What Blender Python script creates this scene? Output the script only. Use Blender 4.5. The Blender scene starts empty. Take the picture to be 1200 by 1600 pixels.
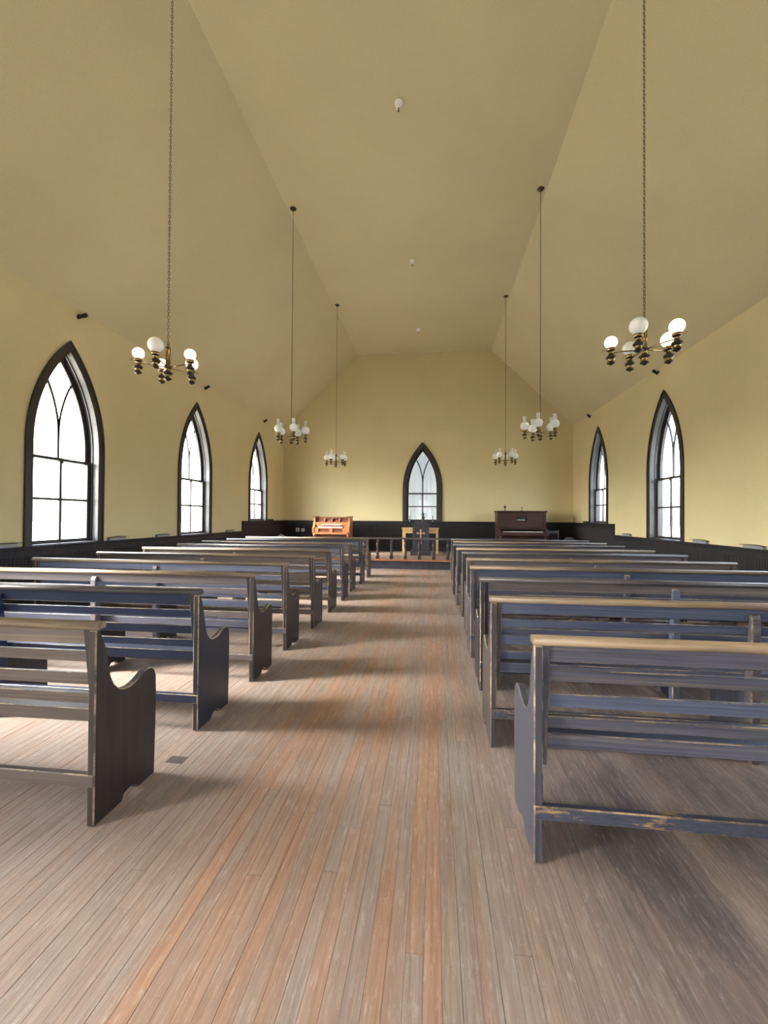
import bpy, bmesh, math, random
from math import pi, sin, cos, sqrt, radians
from mathutils import Vector, Matrix

random.seed(7)
sc = bpy.context.scene
COL = sc.collection

# ------------------------------------------------------------------ camera, world, exposure
CAM_Z = 1.42
cam_data = bpy.data.cameras.new('camera')
cam = bpy.data.objects.new('camera', cam_data)
COL.objects.link(cam)
cam_data.sensor_fit = 'VERTICAL'
cam_data.sensor_height = 36.0
cam_data.lens = 669.25 / 1600.0 * 36.0
cam_data.clip_start = 0.05
cam_data.clip_end = 400
_y, _p, _r = 0.1168, 0.0118, 0.0062
_Rz = Matrix(((cos(_y), sin(_y), 0), (-sin(_y), cos(_y), 0), (0, 0, 1)))
_Rp = Matrix(((1, 0, 0), (0, cos(_p), sin(_p)), (0, -sin(_p), cos(_p))))
_Rr = Matrix(((cos(_r), 0, sin(_r)), (0, 1, 0), (-sin(_r), 0, cos(_r))))
_R = _Rr @ _Rp @ _Rz                       # rows: right, forward, up
cam.matrix_world = Matrix(((_R[0][0], _R[2][0], -_R[1][0], 0),
                           (_R[0][1], _R[2][1], -_R[1][1], 0),
                           (_R[0][2], _R[2][2], -_R[1][2], CAM_Z),
                           (0, 0, 0, 1)))
sc.camera = cam

world = bpy.data.worlds.new('sky')
sc.world = world
world.use_nodes = True
wn = world.node_tree
for n in list(wn.nodes):
    wn.nodes.remove(n)
w_out = wn.nodes.new('ShaderNodeOutputWorld')
w_bg = wn.nodes.new('ShaderNodeBackground')
w_sky = wn.nodes.new('ShaderNodeTexSky')
w_sky.sky_type = 'NISHITA'
w_sky.sun_disc = False
w_sky.sun_elevation = radians(38)
w_sky.sun_rotation = radians(250)          # the hazy sun stands to the left of the nave, a little behind the viewer
w_sky.air_density = 1.0
w_sky.dust_density = 4.0
w_hsv = wn.nodes.new('ShaderNodeHueSaturation')
w_hsv.inputs['Saturation'].default_value = 0.52
wn.links.new(w_sky.outputs[0], w_hsv.inputs['Color'])
wn.links.new(w_hsv.outputs[0], w_bg.inputs['Color'])
w_bg.inputs['Strength'].default_value = 1.0
wn.links.new(w_bg.outputs[0], w_out.inputs['Surface'])

sun_data = bpy.data.lights.new('hazy_sun', 'SUN')
sun_data.energy = 3.0
sun_data.angle = radians(22)               # veiled by haze, soft shadows
sun_data.color = (1.0, 0.95, 0.88)
sun = bpy.data.objects.new('hazy_sun', sun_data)
COL.objects.link(sun)
_az, _el = radians(250), radians(38)
sun.rotation_euler = Vector((-sin(_az) * cos(_el), -cos(_az) * cos(_el), -sin(_el))).to_track_quat('-Z', 'Y').to_euler()

sc.view_settings.view_transform = 'Standard'
sc.view_settings.look = 'None'
sc.view_settings.gamma = 1.0
sc.view_settings.use_curve_mapping = False
sc.view_settings.exposure = 2.65
sc.cycles.diffuse_bounces = 8
sc.cycles.max_bounces = 16
sc.cycles.transparent_max_bounces = 16

# ------------------------------------------------------------------ the room's measures (metres)
XM = -0.408
XL, XR = XM - 5.002, XM + 5.002
XCL, XCR = XM - 2.327, XM + 2.327
ZC, ZW = 7.141, 4.526
YF, YB = 14.888, -3.34
ZS, ZP = 1.00, 1.282                      # wainscot tops: nave, chancel
YS = 11.60                                # where the wainscot steps up
PLAT = 0.25
WIN_Y = (-1.14, 2.31, 5.76, 9.19, 12.68)

def srgb(r, g, b):
    f = lambda c: (c / 255 / 12.92) if c / 255 <= 0.04045 else ((c / 255 + 0.055) / 1.055) ** 2.4
    return (f(r), f(g), f(b), 1.0)

# ------------------------------------------------------------------ materials
def new_mat(name):
    m = bpy.data.materials.new(name)
    m.use_nodes = True
    nt = m.node_tree
    b = nt.nodes['Principled BSDF']
    return m, nt, b

def N(nt, typ, **kw):
    n = nt.nodes.new(typ)
    for k, v in kw.items():
        if k.startswith('_'):
            setattr(n, k[1:], v)
        else:
            n.inputs[k.replace('__', ' ')].default_value = v
    return n

def ramp(nt, fac, stops):
    r = nt.nodes.new('ShaderNodeValToRGB')
    e = r.color_ramp.elements
    e[0].position, e[0].color = stops[0]
    e[1].position, e[1].color = stops[-1]
    for p, c in stops[1:-1]:
        x = e.new(p); x.color = c
    nt.links.new(fac, r.inputs[0])
    return r.outputs[0]

def mixc(nt, fac, a, b, typ='MIX'):
    m = nt.nodes.new('ShaderNodeMix')
    m.data_type = 'RGBA'
    m.blend_type = typ
    for sock, v in ((m.inputs[0], fac), (m.inputs[6], a), (m.inputs[7], b)):
        if hasattr(v, 'is_output'):
            nt.links.new(v, sock)
        else:
            sock.default_value = v
    return m.outputs[2]

def coords(nt, kind, scale):
    mp = nt.nodes.new('ShaderNodeMapping')
    mp.inputs['Scale'].default_value = scale
    if kind == 'Position':
        g = nt.nodes.new('ShaderNodeNewGeometry')
        nt.links.new(g.outputs['Position'], mp.inputs['Vector'])
    else:
        t = nt.nodes.new('ShaderNodeTexCoord')
        nt.links.new(t.outputs[kind], mp.inputs['Vector'])
    return mp.outputs[0]

def noise(nt, vec, scale=1.0, detail=4.0, rough=0.55):
    n = nt.nodes.new('ShaderNodeTexNoise')
    n.inputs['Scale'].default_value = scale
    n.inputs['Detail'].default_value = detail
    n.inputs['Roughness'].default_value = rough
    nt.links.new(vec, n.inputs['Vector'])
    return n.outputs['Fac']

def bump(nt, b, h, strength=0.2, dist=0.002):
    bp = nt.nodes.new('ShaderNodeBump')
    bp.inputs['Strength'].default_value = strength
    bp.inputs['Distance'].default_value = dist
    nt.links.new(h, bp.inputs['Height'])
    nt.links.new(bp.outputs[0], b.inputs['Normal'])

def rnd(nt):
    return nt.nodes.new('ShaderNodeObjectInfo').outputs['Random']

BW = lambda v: (v, v, v, 1)

def mat_plain(name, col, rough=0.6, metal=0.0, spec=0.5):
    m, nt, b = new_mat(name)
    v = noise(nt, coords(nt, 'Object', (1, 1, 1)), 9, 3)
    c = tuple(x * 0.82 for x in col[:3]) + (1,)
    nt.links.new(ramp(nt, v, [(0.3, c), (0.7, col)]), b.inputs['Base Color'])
    b.inputs['Roughness'].default_value = rough
    b.inputs['Metallic'].default_value = metal
    b.inputs['Specular IOR Level'].default_value = spec
    return m

def mat_plaster(name, col, amount=0.35):
    m, nt, b = new_mat(name)
    p = coords(nt, 'Position', (1, 1, 1))
    big = noise(nt, p, 0.6, 3)
    fine = noise(nt, p, 70, 4, 0.7)
    c2 = tuple(x * 0.94 for x in col[:3]) + (1,)
    c = ramp(nt, big, [(0.35, c2), (0.65, col)])
    sp = ramp(nt, fine, [(0.3, BW(0.93)), (0.7, BW(1.04))])
    nt.links.new(mixc(nt, 1.0, c, sp, 'MULTIPLY'), b.inputs['Base Color'])
    b.inputs['Roughness'].default_value = 0.85
    b.inputs['Specular IOR Level'].default_value = 0.25
    bump(nt, b, fine, amount, 0.003)
    return m

def mat_wood(name, dark, light, scale=(1.2, 18, 18), wear=None, wear_amt=0.6, rough=0.5, spec=0.5, vary=0.25, bumpy=0.25, wear_scale=3.0, alt=None):
    """grain runs along the axis with the smallest scale"""
    m, nt, b = new_mat(name)
    v = coords(nt, 'Object', scale)
    ro = rnd(nt)
    off = nt.nodes.new('ShaderNodeVectorMath'); off.operation = 'ADD'
    nt.links.new(v, off.inputs[0])
    mul = nt.nodes.new('ShaderNodeMath'); mul.operation = 'MULTIPLY'; mul.inputs[1].default_value = 37.0
    nt.links.new(ro, mul.inputs[0])
    nt.links.new(mul.outputs[0], off.inputs[1])
    g = noise(nt, off.outputs[0], 2.2, 5, 0.65)
    col = ramp(nt, g, [(0.28, dark), (0.72, light)])
    if alt:                                   # boards of one pew differ: some bluer, some browner
        c2 = ramp(nt, g, [(0.28, alt[0]), (0.72, alt[1])])
        sh = nt.nodes.new('ShaderNodeMath'); sh.operation = 'FRACT'
        m7 = nt.nodes.new('ShaderNodeMath'); m7.operation = 'MULTIPLY'; m7.inputs[1].default_value = 7.31
        nt.links.new(ro, m7.inputs[0]); nt.links.new(m7.outputs[0], sh.inputs[0])
        col = mixc(nt, sh.outputs[0], col, c2)
    if wear:
        w = noise(nt, off.outputs[0], wear_scale * 0.14, 7, 0.72)
        f = ramp(nt, w, [(1.0 - wear_amt, BW(0)), (min(1.0, 1.12 - wear_amt), BW(1))])
        col = mixc(nt, f, col, wear)
    if vary:
        rv = ramp(nt, ro, [(0.0, BW(1 - vary)), (1.0, BW(1 + vary))])
        col = mixc(nt, 1.0, col, rv, 'MULTIPLY')
    nt.links.new(col, b.inputs['Base Color'])
    rr = ramp(nt, g, [(0.2, BW(rough * 0.85)), (0.8, BW(min(1, rough * 1.2)))])
    nt.links.new(rr, b.inputs['Roughness'])
    b.inputs['Specular IOR Level'].default_value = spec
    bump(nt, b, g, bumpy, 0.0015)
    return m

def mat_floor():
    m, nt, b = new_mat('worn_floor_boards')
    at = nt.nodes.new('ShaderNodeAttribute'); at.attribute_name = 'tone'
    tone = at.outputs['Fac']
    pos = coords(nt, 'Position', (1, 1, 1))
    comb = nt.nodes.new('ShaderNodeCombineXYZ')
    k = nt.nodes.new('ShaderNodeMath'); k.operation = 'MULTIPLY'; k.inputs[1].default_value = 91.0
    nt.links.new(tone, k.inputs[0]); nt.links.new(k.outputs[0], comb.inputs[2])
    def pn(scale, nscale, detail=5, r=0.6, shift=True):
        mp = nt.nodes.new('ShaderNodeMapping'); mp.inputs['Scale'].default_value = scale
        nt.links.new(pos, mp.inputs[0])
        if not shift:
            return noise(nt, mp.outputs[0], nscale, detail, r)
        a = nt.nodes.new('ShaderNodeVectorMath'); a.operation = 'ADD'
        nt.links.new(mp.outputs[0], a.inputs[0]); nt.links.new(comb.outputs[0], a.inputs[1])
        return noise(nt, a.outputs[0], nscale, detail, r)
    grain = pn((60, 2.2, 1), 1.4, 6, 0.7)
    blot = pn((9, 1.1, 1), 1.0, 4, 0.6)
    streak = pn((7, 0.55, 1), 1.0, 5, 0.62, False)
    wide = pn((2.4, 0.8, 1), 1.0, 5, 0.6, False)
    scratch = pn((55, 9, 1), 1.0, 6, 0.78, False)
    grey = ramp(nt, grain, [(0.25, srgb(124, 109, 101)), (0.75, srgb(174, 157, 145))])
    brown = ramp(nt, grain, [(0.25, srgb(116, 98, 89)), (0.75, srgb(164, 141, 127))])
    orange = ramp(nt, grain, [(0.25, srgb(132, 97, 76)), (0.75, srgb(176, 136, 110))])
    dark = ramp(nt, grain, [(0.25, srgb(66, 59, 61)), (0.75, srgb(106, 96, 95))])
    # old varnish survives in the middle of the aisle, grey bare wood beside it, dark stain under the right pews
    sx = nt.nodes.new('ShaderNodeSeparateXYZ'); nt.links.new(pos, sx.inputs[0])
    def band(lo0, lo1, hi0, hi1):
        a = nt.nodes.new('ShaderNodeMapRange'); a.interpolation_type = 'SMOOTHSTEP'
        a.inputs[1].default_value = lo0; a.inputs[2].default_value = lo1
        nt.links.new(sx.outputs[0], a.inputs[0])
        c = nt.nodes.new('ShaderNodeMapRange'); c.interpolation_type = 'SMOOTHSTEP'
        c.inputs[1].default_value = hi0; c.inputs[2].default_value = hi1
        c.inputs[3].default_value = 1; c.inputs[4].default_value = 0
        nt.links.new(sx.outputs[0], c.inputs[0])
        mm = nt.nodes.new('ShaderNodeMath'); mm.operation = 'MULTIPLY'
        nt.links.new(a.outputs[0], mm.inputs[0]); nt.links.new(c.outputs[0], mm.inputs[1])
        return mm.outputs[0]
    def times(a, v):
        mm = nt.nodes.new('ShaderNodeMath'); mm.operation = 'MULTIPLY'; mm.use_clamp = True
        nt.links.new(a, mm.inputs[0])
        if hasattr(v, 'is_output'): nt.links.new(v, mm.inputs[1])
        else: mm.inputs[1].default_value = v
        return mm.outputs[0]
    def add(a, v):
        mm = nt.nodes.new('ShaderNodeMath'); mm.operation = 'ADD'
        nt.links.new(a, mm.inputs[0])
        if hasattr(v, 'is_output'): nt.links.new(v, mm.inputs[1])
        else: mm.inputs[1].default_value = v
        return mm.outputs[0]
    mix_gb = ramp(nt, add(times(tone, 0.25), times(streak, 0.8)), [(0.36, BW(0)), (0.68, BW(1))])
    col = mixc(nt, mix_gb, grey, brown)
    of = times(band(-1.25, -0.75, 0.0, 0.45), ramp(nt, add(times(streak, 0.8), times(tone, 0.24)), [(0.42, BW(0)), (0.66, BW(1))]))
    col = mixc(nt, times(of, 0.85), col, orange)
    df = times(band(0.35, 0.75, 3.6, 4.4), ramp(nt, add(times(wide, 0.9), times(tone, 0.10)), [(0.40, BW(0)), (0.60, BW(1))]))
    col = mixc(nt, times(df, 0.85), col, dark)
    pale = ramp(nt, scratch, [(0.54, BW(0)), (0.66, BW(1))])
    col = mixc(nt, times(pale, 0.34), col, srgb(205, 195, 185))
    fleck = pn((140, 40, 1), 1.3, 3, 0.6, False)
    col = mixc(nt, times(ramp(nt, fleck, [(0.66, BW(0)), (0.72, BW(1))]), 0.35), col, srgb(214, 206, 198))
    tv = ramp(nt, tone, [(0.0, BW(0.90)), (1.0, BW(1.06))])
    col = mixc(nt, 1.0, col, tv, 'MULTIPLY')
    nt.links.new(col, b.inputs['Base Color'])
    nt.links.new(ramp(nt, blot, [(0.3, BW(0.42)), (0.7, BW(0.62))]), b.inputs['Roughness'])
    b.inputs['Specular IOR Level'].default_value = 0.45
    bump(nt, b, grain, 0.25, 0.0015)
    return m

def mat_glass():
    m, nt, b = new_mat('old_window_glass')
    nt.nodes.remove(b)
    out = nt.nodes['Material Output']
    t = N(nt, 'ShaderNodeBsdfTransparent'); t.inputs[0].default_value = (0.93, 0.96, 0.97, 1)
    g = N(nt, 'ShaderNodeBsdfGlossy'); g.inputs['Roughness'].default_value = 0.03
    lw = N(nt, 'ShaderNodeLayerWeight'); lw.inputs[0].default_value = 0.25
    fr = nt.nodes.new('ShaderNodeMath'); fr.operation = 'MULTIPLY_ADD'; fr.inputs[1].default_value = 0.30; fr.inputs[2].default_value = 0.02
    nt.links.new(lw.outputs['Facing'], fr.inputs[0])
    v = noise(nt, coords(nt, 'Object', (1, 1, 1)), 5, 2)
    bp = nt.nodes.new('ShaderNodeBump'); bp.inputs['Strength'].default_value = 0.05
    nt.links.new(v, bp.inputs['Height']); nt.links.new(bp.outputs[0], g.inputs['Normal'])
    mx = N(nt, 'ShaderNodeMixShader')
    nt.links.new(fr.outputs[0], mx.inputs[0]); nt.links.new(t.outputs[0], mx.inputs[1]); nt.links.new(g.outputs[0], mx.inputs[2])
    nt.links.new(mx.outputs[0], out.inputs[0])
    return m

def mat_milk(name, trans=0.0, emit=None, strength=0.0):
    m, nt, b = new_mat(name)
    v = noise(nt, coords(nt, 'Object', (1, 1, 1)), 30, 2)
    nt.links.new(ramp(nt, v, [(0.3, (0.86, 0.88, 0.9, 1)), (0.7, (0.94, 0.95, 0.96, 1))]), b.inputs['Base Color'])
    b.inputs['Roughness'].default_value = 0.25
    if emit:
        b.inputs['Emission Color'].default_value = emit
        b.inputs['Emission Strength'].default_value = strength
    elif trans:
        out = nt.nodes['Material Output']
        t = N(nt, 'ShaderNodeBsdfTransparent')
        tl = N(nt, 'ShaderNodeBsdfTranslucent'); tl.inputs[0].default_value = (0.9, 0.92, 0.93, 1)
        m1 = N(nt, 'ShaderNodeMixShader'); m1.inputs[0].default_value = 0.45
        nt.links.new(b.outputs[0], m1.inputs[1]); nt.links.new(tl.outputs[0], m1.inputs[2])
        m2 = N(nt, 'ShaderNodeMixShader'); m2.inputs[0].default_value = trans
        nt.links.new(m1.outputs[0], m2.inputs[1]); nt.links.new(t.outputs[0], m2.inputs[2])
        nt.links.new(m2.outputs[0], out.inputs[0])
    return m

def mat_curtain():
    m, nt, b = new_mat('sheer_curtain')
    out = nt.nodes['Material Output']
    v = noise(nt, coords(nt, 'Object', (60, 60, 90)), 3, 3)
    c = ramp(nt, v, [(0.3, (0.70, 0.72, 0.74, 1)), (0.7, (0.82, 0.83, 0.84, 1))])
    nt.links.new(c, b.inputs['Base Color'])
    b.inputs['Roughness'].default_value = 0.9
    tl = N(nt, 'ShaderNodeBsdfTranslucent'); tl.inputs[0].default_value = (0.030, 0.031, 0.033, 1)
    ad = N(nt, 'ShaderNodeAddShader')
    nt.links.new(b.outputs[0], ad.inputs[0]); nt.links.new(tl.outputs[0], ad.inputs[1])
    nt.links.new(ad.outputs[0], out.inputs[0])
    return m

M = {}
M['wall'] = mat_plaster('mustard_plaster', (0.65, 0.562, 0.338, 1))
M['ceil'] = mat_plaster('mustard_plaster_ceiling', (0.648, 0.57, 0.368, 1))
M['trim'] = mat_wood('dark_brown_trim', (0.020, 0.015, 0.014, 1), (0.045, 0.036, 0.034, 1), (16, 16, 1.0), None, rough=0.42, vary=0.0)
M['wains'] = mat_wood('black_brown_wainscot', (0.014, 0.012, 0.014, 1), (0.034, 0.030, 0.034, 1), (14, 14, 0.8), None, rough=0.5, spec=0.25, vary=0.0)
M['jamb'] = mat_wood('painted_jamb', (0.024, 0.022, 0.025, 1), (0.045, 0.042, 0.046, 1), (16, 16, 1.0), None, rough=0.34, vary=0.0)
M['floor'] = mat_floor()
M['subfloor'] = mat_plain('subfloor', (0.03, 0.022, 0.018, 1), 0.9)
M['platform'] = mat_wood('platform_boards', srgb(120, 98, 82), srgb(165, 142, 122), (14, 14, 14), None, rough=0.5, vary=0.0)
M['nosing'] = mat_wood('orange_nosing', srgb(140, 85, 55), srgb(185, 120, 82), (1, 16, 16), None, rough=0.45, vary=0.0)
M['glass'] = mat_glass()
M['curtain'] = mat_curtain()
TAN = srgb(176, 146, 108)
M['pew_brown'] = mat_wood('pew_brown', srgb(62, 53, 49), srgb(104, 92, 84), (0.8, 52, 52), srgb(120, 101, 84), 0.42, rough=0.42, vary=0.15)
M['pew_blue'] = mat_wood('pew_blue_black', srgb(20, 26, 46), srgb(42, 54, 86), (0.8, 52, 52), srgb(76, 74, 82), 0.33, rough=0.40, vary=0.15)
M['pew_grey'] = mat_wood('pew_blue_grey', srgb(54, 61, 82), srgb(94, 104, 130), (0.8, 52, 52), srgb(124, 110, 100), 0.44, rough=0.40, vary=0.15, alt=(srgb(66, 59, 60), srgb(114, 103, 100)))
M['end_brown'] = mat_wood('pew_end_brown', srgb(28, 22, 21), srgb(60, 48, 44), (16, 16, 1.0), srgb(96, 80, 68), 0.36, rough=0.45, vary=0.15)
M['end_blue'] = mat_wood('pew_end_dark', srgb(26, 25, 32), srgb(46, 44, 54), (16, 16, 1.0), srgb(72, 66, 66), 0.33, rough=0.42, vary=0.15)
M['end_grey'] = mat_wood('pew_end_grey', srgb(42, 43, 52), srgb(82, 84, 98), (30, 30, 0.8), srgb(126, 108, 92), 0.42, rough=0.43, vary=0.15, alt=(srgb(44, 38, 38), srgb(86, 76, 73)))
M['cap_worn'] = mat_wood('pew_cap_worn', srgb(96, 80, 66), srgb(156, 132, 105), (1.0, 20, 20), srgb(62, 55, 53), 0.47, rough=0.45, vary=0.12)
M['cap_dark'] = mat_wood('pew_cap_dark', srgb(48, 45, 49), srgb(96, 87, 84), (1.0, 20, 20), srgb(160, 136, 108), 0.40, rough=0.42, vary=0.12)
M['edge'] = mat_wood('worn_edge', srgb(60, 54, 52), srgb(96, 86, 80), (5, 5, 5), srgb(172, 144, 110), 0.53, rough=0.5, vary=0.15, wear_scale=6)
M['rail_chip'] = mat_wood('pew_foot_rail_chipped', srgb(44, 46, 58), srgb(74, 76, 92), (9, 34, 34), srgb(176, 142, 96), 0.45, rough=0.5, vary=0.1, wear_scale=5)
M['brass'] = mat_plain('aged_brass', (0.36, 0.25, 0.125, 1), 0.17, 1.0)
M['brass_dark'] = mat_plain('dark_brass', (0.075, 0.055, 0.036, 1), 0.35, 0.9)
M['chain'] = mat_plain('chain_metal', (0.13, 0.10, 0.07, 1), 0.45, 0.9)
M['milk'] = mat_milk('milk_glass')
M['frost'] = mat_milk('frosted_glass', 0.12)
M['chimney'] = mat_milk('frosted_chimney_glass', 0.28)
M['lit'] = mat_milk('lit_globe', emit=(1.0, 0.82, 0.55, 1), strength=0.5)
M['oak'] = mat_wood('golden_oak', srgb(118, 70, 40), srgb(166, 108, 68), (1.0, 14, 14), None, rough=0.4, vary=0.08)
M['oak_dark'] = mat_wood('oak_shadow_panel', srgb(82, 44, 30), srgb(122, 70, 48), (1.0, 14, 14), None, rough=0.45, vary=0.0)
M['mahog'] = mat_wood('dark_mahogany', srgb(42, 26, 23), srgb(74, 46, 40), (1.0, 14, 14), None, rough=0.38, vary=0.06)
M['ivory'] = mat_plain('ivory', (0.80, 0.78, 0.74, 1), 0.35)
M['ebony'] = mat_plain('ebony', (0.012, 0.012, 0.012, 1), 0.35)
M['pine'] = mat_wood('pale_pine', srgb(196, 158, 104), srgb(232, 200, 150), (1.0, 12, 12), None, rough=0.5, vary=0.0)
M['pulpit'] = mat_wood('charcoal_pulpit', srgb(38, 38, 46), srgb(64, 64, 74), (14, 14, 1), None, rough=0.45, vary=0.0)
M['gold'] = mat_plain('dull_gold', srgb(206, 172, 138), 0.5, 0.2)
M['pewter'] = mat_plain('pewter', (0.22, 0.22, 0.23, 1), 0.35, 0.9)
M['dark_pewter'] = mat_plain('dark_pewter', (0.07, 0.07, 0.075, 1), 0.4, 0.6)
M['white'] = mat_plain('white_plastic', (0.90, 0.90, 0.90, 1), 0.4)
M['iron'] = mat_plain('dark_iron', (0.03, 0.025, 0.02, 1), 0.5, 0.5)
M['grey_pages'] = mat_plain('grey_page_edges', (0.26, 0.27, 0.30, 1), 0.6)
M['grey_cloth'] = mat_plain('grey_cloth', (0.34, 0.35, 0.38, 1), 0.9)
M['dark_cloth'] = mat_plain('dark_cloth', (0.06, 0.055, 0.055, 1), 0.9)
M['ground'] = mat_plain('dry_grass', (0.50, 0.47, 0.39, 1), 0.95, 0.0, 0.0)
M['door'] = mat_wood('dark_door', (0.03, 0.022, 0.02, 1), (0.06, 0.045, 0.04, 1), (14, 14, 1), None, rough=0.5, vary=0.0)
M['patch'] = mat_wood('dark_floor_patch', srgb(74, 60, 56), srgb(96, 80, 74), (14, 2, 2), None, vary=0.0)

# ------------------------------------------------------------------ mesh builder
class MB:
    def __init__(s):
        s.v, s.f, s.sm, s.mi = [], [], [], []
    def add(s, vs, fs, smooth=False, mi=0):
        o = len(s.v)
        s.v += [tuple(v) for v in vs]
        for f in fs:
            s.f.append([i + o for i in f]); s.sm.append(smooth); s.mi.append(mi)
        return s
    def box(s, x0, x1, y0, y1, z0, z1, mi=0, rot=None, c=0.0):
        if c:
            return s.prism([(x0 + c, z0), (x1 - c, z0), (x1, z0 + c), (x1, z1 - c), (x1 - c, z1), (x0 + c, z1), (x0, z1 - c), (x0, z0 + c)], 'y', y0, y1, mi)
        vs = [(x, y, z) for z in (z0, z1) for y in (y0, y1) for x in (x0, x1)]
        if rot:
            vs = [rot @ Vector(v) for v in vs]
        return s.add(vs, [(0, 2, 3, 1), (4, 5, 7, 6), (0, 1, 5, 4), (2, 6, 7, 3), (0, 4, 6, 2), (1, 3, 7, 5)], False, mi)
    def prism(s, pts, axis, a0, a1, mi=0, smooth=False):
        """polygon pts (2D) extruded along axis; x: (y,z), y: (x,z), z: (x,y)"""
        n = len(pts)
        mk = {'x': lambda p, a: (a, p[0], p[1]), 'y': lambda p, a: (p[0], a, p[1]), 'z': lambda p, a: (p[0], p[1], a)}[axis]
        vs = [mk(p, a0) for p in pts] + [mk(p, a1) for p in pts]
        area = sum(pts[i][0] * pts[(i + 1) % n][1] - pts[(i + 1) % n][0] * pts[i][1] for i in range(n))
        fl = (area < 0) != (axis == 'y')
        fs = [tuple(range(n))[::-1] if not fl else tuple(range(n)), tuple(range(n, 2 * n)) if not fl else tuple(range(n, 2 * n))[::-1]]
        for i in range(n):
            j = (i + 1) % n
            fs.append((i, j, n + j, n + i) if not fl else (j, i, n + i, n + j))
        s.add(vs, fs[:2], False, mi)
        o = len(s.v) - 2 * n
        for f in fs[2:]:
            s.f.append([i + o for i in f]); s.sm.append(smooth); s.mi.append(mi)
        return s
    def lathe(s, prof, cx=0, cy=0, cz=0, seg=16, mi=0, smooth=True, sq=1.0):
        vs, fs = [], []
        for r, z in prof:
            for k in range(seg):
                a = 2 * pi * k / seg
                vs.append((cx + r * cos(a), cy + r * sin(a) * sq, cz + z))
        for i in range(len(prof) - 1):
            for k in range(seg):
                k2 = (k + 1) % seg
                fs.append((i * seg + k, i * seg + k2, (i + 1) * seg + k2, (i + 1) * seg + k))
        if prof[0][0] > 1e-4: fs.append(tuple(range(seg))[::-1])
        if prof[-1][0] > 1e-4: fs.append(tuple(range((len(prof) - 1) * seg, len(prof) * seg)))
        return s.add(vs, fs, smooth, mi)
    def tube(s, pts, r, seg=8, mi=0, closed=False):
        P = [Vector(p) for p in pts]
        n = len(P)
        vs, fs = [], []
        up = None
        for i, p in enumerate(P):
            if closed:
                t = (P[(i + 1) % n] - P[i - 1]).normalized()
            else:
                t = (P[min(i + 1, n - 1)] - P[max(i - 1, 0)]).normalized()
            if up is None:
                up = Vector((0, 0, 1)) if abs(t.z) < 0.9 else Vector((1, 0, 0))
            a = t.cross(up)
            if a.length < 1e-4:
                a = t.cross(Vector((0, 1, 0)))
            a.normalize(); b = t.cross(a).normalized()
            rr = r[i] if isinstance(r, (list, tuple)) else r
            for k in range(seg):
                an = 2 * pi * k / seg
                vs.append(p + a * cos(an) * rr + b * sin(an) * rr)
            up = b.cross(t) * -1 if False else up
        m = n if closed else n - 1
        for i in range(m):
            i2 = (i + 1) % n
            for k in range(seg):
                k2 = (k + 1) % seg
                fs.append((i * seg + k, i * seg + k2, i2 * seg + k2, i2 * seg + k))
        if not closed:
            fs.append(tuple(range(seg))[::-1]); fs.append(tuple(range((n - 1) * seg, n * seg)))
        return s.add(vs, fs, True, mi)
    def mesh(s, name, mats):
        me = bpy.data.meshes.new(name)
        me.from_pydata(s.v, [], s.f)
        me.polygons.foreach_set('use_smooth', s.sm)
        me.polygons.foreach_set('material_index', s.mi)
        for m in (mats if isinstance(mats, (list, tuple)) else [mats]):
            me.materials.append(m)
        bm = bmesh.new(); bm.from_mesh(me)
        bmesh.ops.recalc_face_normals(bm, faces=bm.faces)
        bm.to_mesh(me); bm.free()
        me.update()
        return me
    def build(s, name, mats, parent=None, **kw):
        return link(name, s.mesh(name, mats), parent, **kw)

def link(name, data, parent=None, loc=None, label=None, cat=None, group=None, kind=None):
    o = bpy.data.objects.new(name, data)
    COL.objects.link(o)
    if parent is not None: o.parent = parent
    if loc is not None: o.location = loc
    return tag(o, label, cat, group, kind)

def tag(o, label=None, cat=None, group=None, kind=None):
    if label: o['label'] = label
    if cat: o['category'] = cat
    if group: o['group'] = group
    if kind: o['kind'] = kind
    return o

def bevel(o, w=0.004, seg=1, mi=None):
    md = o.modifiers.new('bevel', 'BEVEL'); md.width = w; md.segments = seg; md.limit_method = 'ANGLE'; md.angle_limit = radians(50)
    if mi is not None: md.material = mi
    return o

# ------------------------------------------------------------------ gothic arch outline
AR, AOFF, SPRING = 2.227, 1.547, 2.41
def arch(i, z0, n=14):
    """left bottom -> apex -> right bottom outline, inset by i"""
    hw, r = 0.68 - i, AR - i
    h = sqrt(r * r - AOFF * AOFF)
    ph = math.atan2(h, AOFF)
    L = [(-hw, z0)]
    for k in range(n + 1):
        t = ph * k / n
        L.append((AOFF - r * cos(t), SPRING + r * sin(t)))
    return L + [(-x, z) for x, z in L[-2::-1]]

def mapper(wall, c):
    """local (u along wall, d outward, z) -> world"""
    if wall == 'left':  return lambda u, d, z: (XL - d, c + u, z)
    if wall == 'right': return lambda u, d, z: (XR + d, c - u, z)
    if wall == 'far':   return lambda u, d, z: (c + u, YF + d, z)
    return lambda u, d, z: (c - u, YB - d, z)

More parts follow.
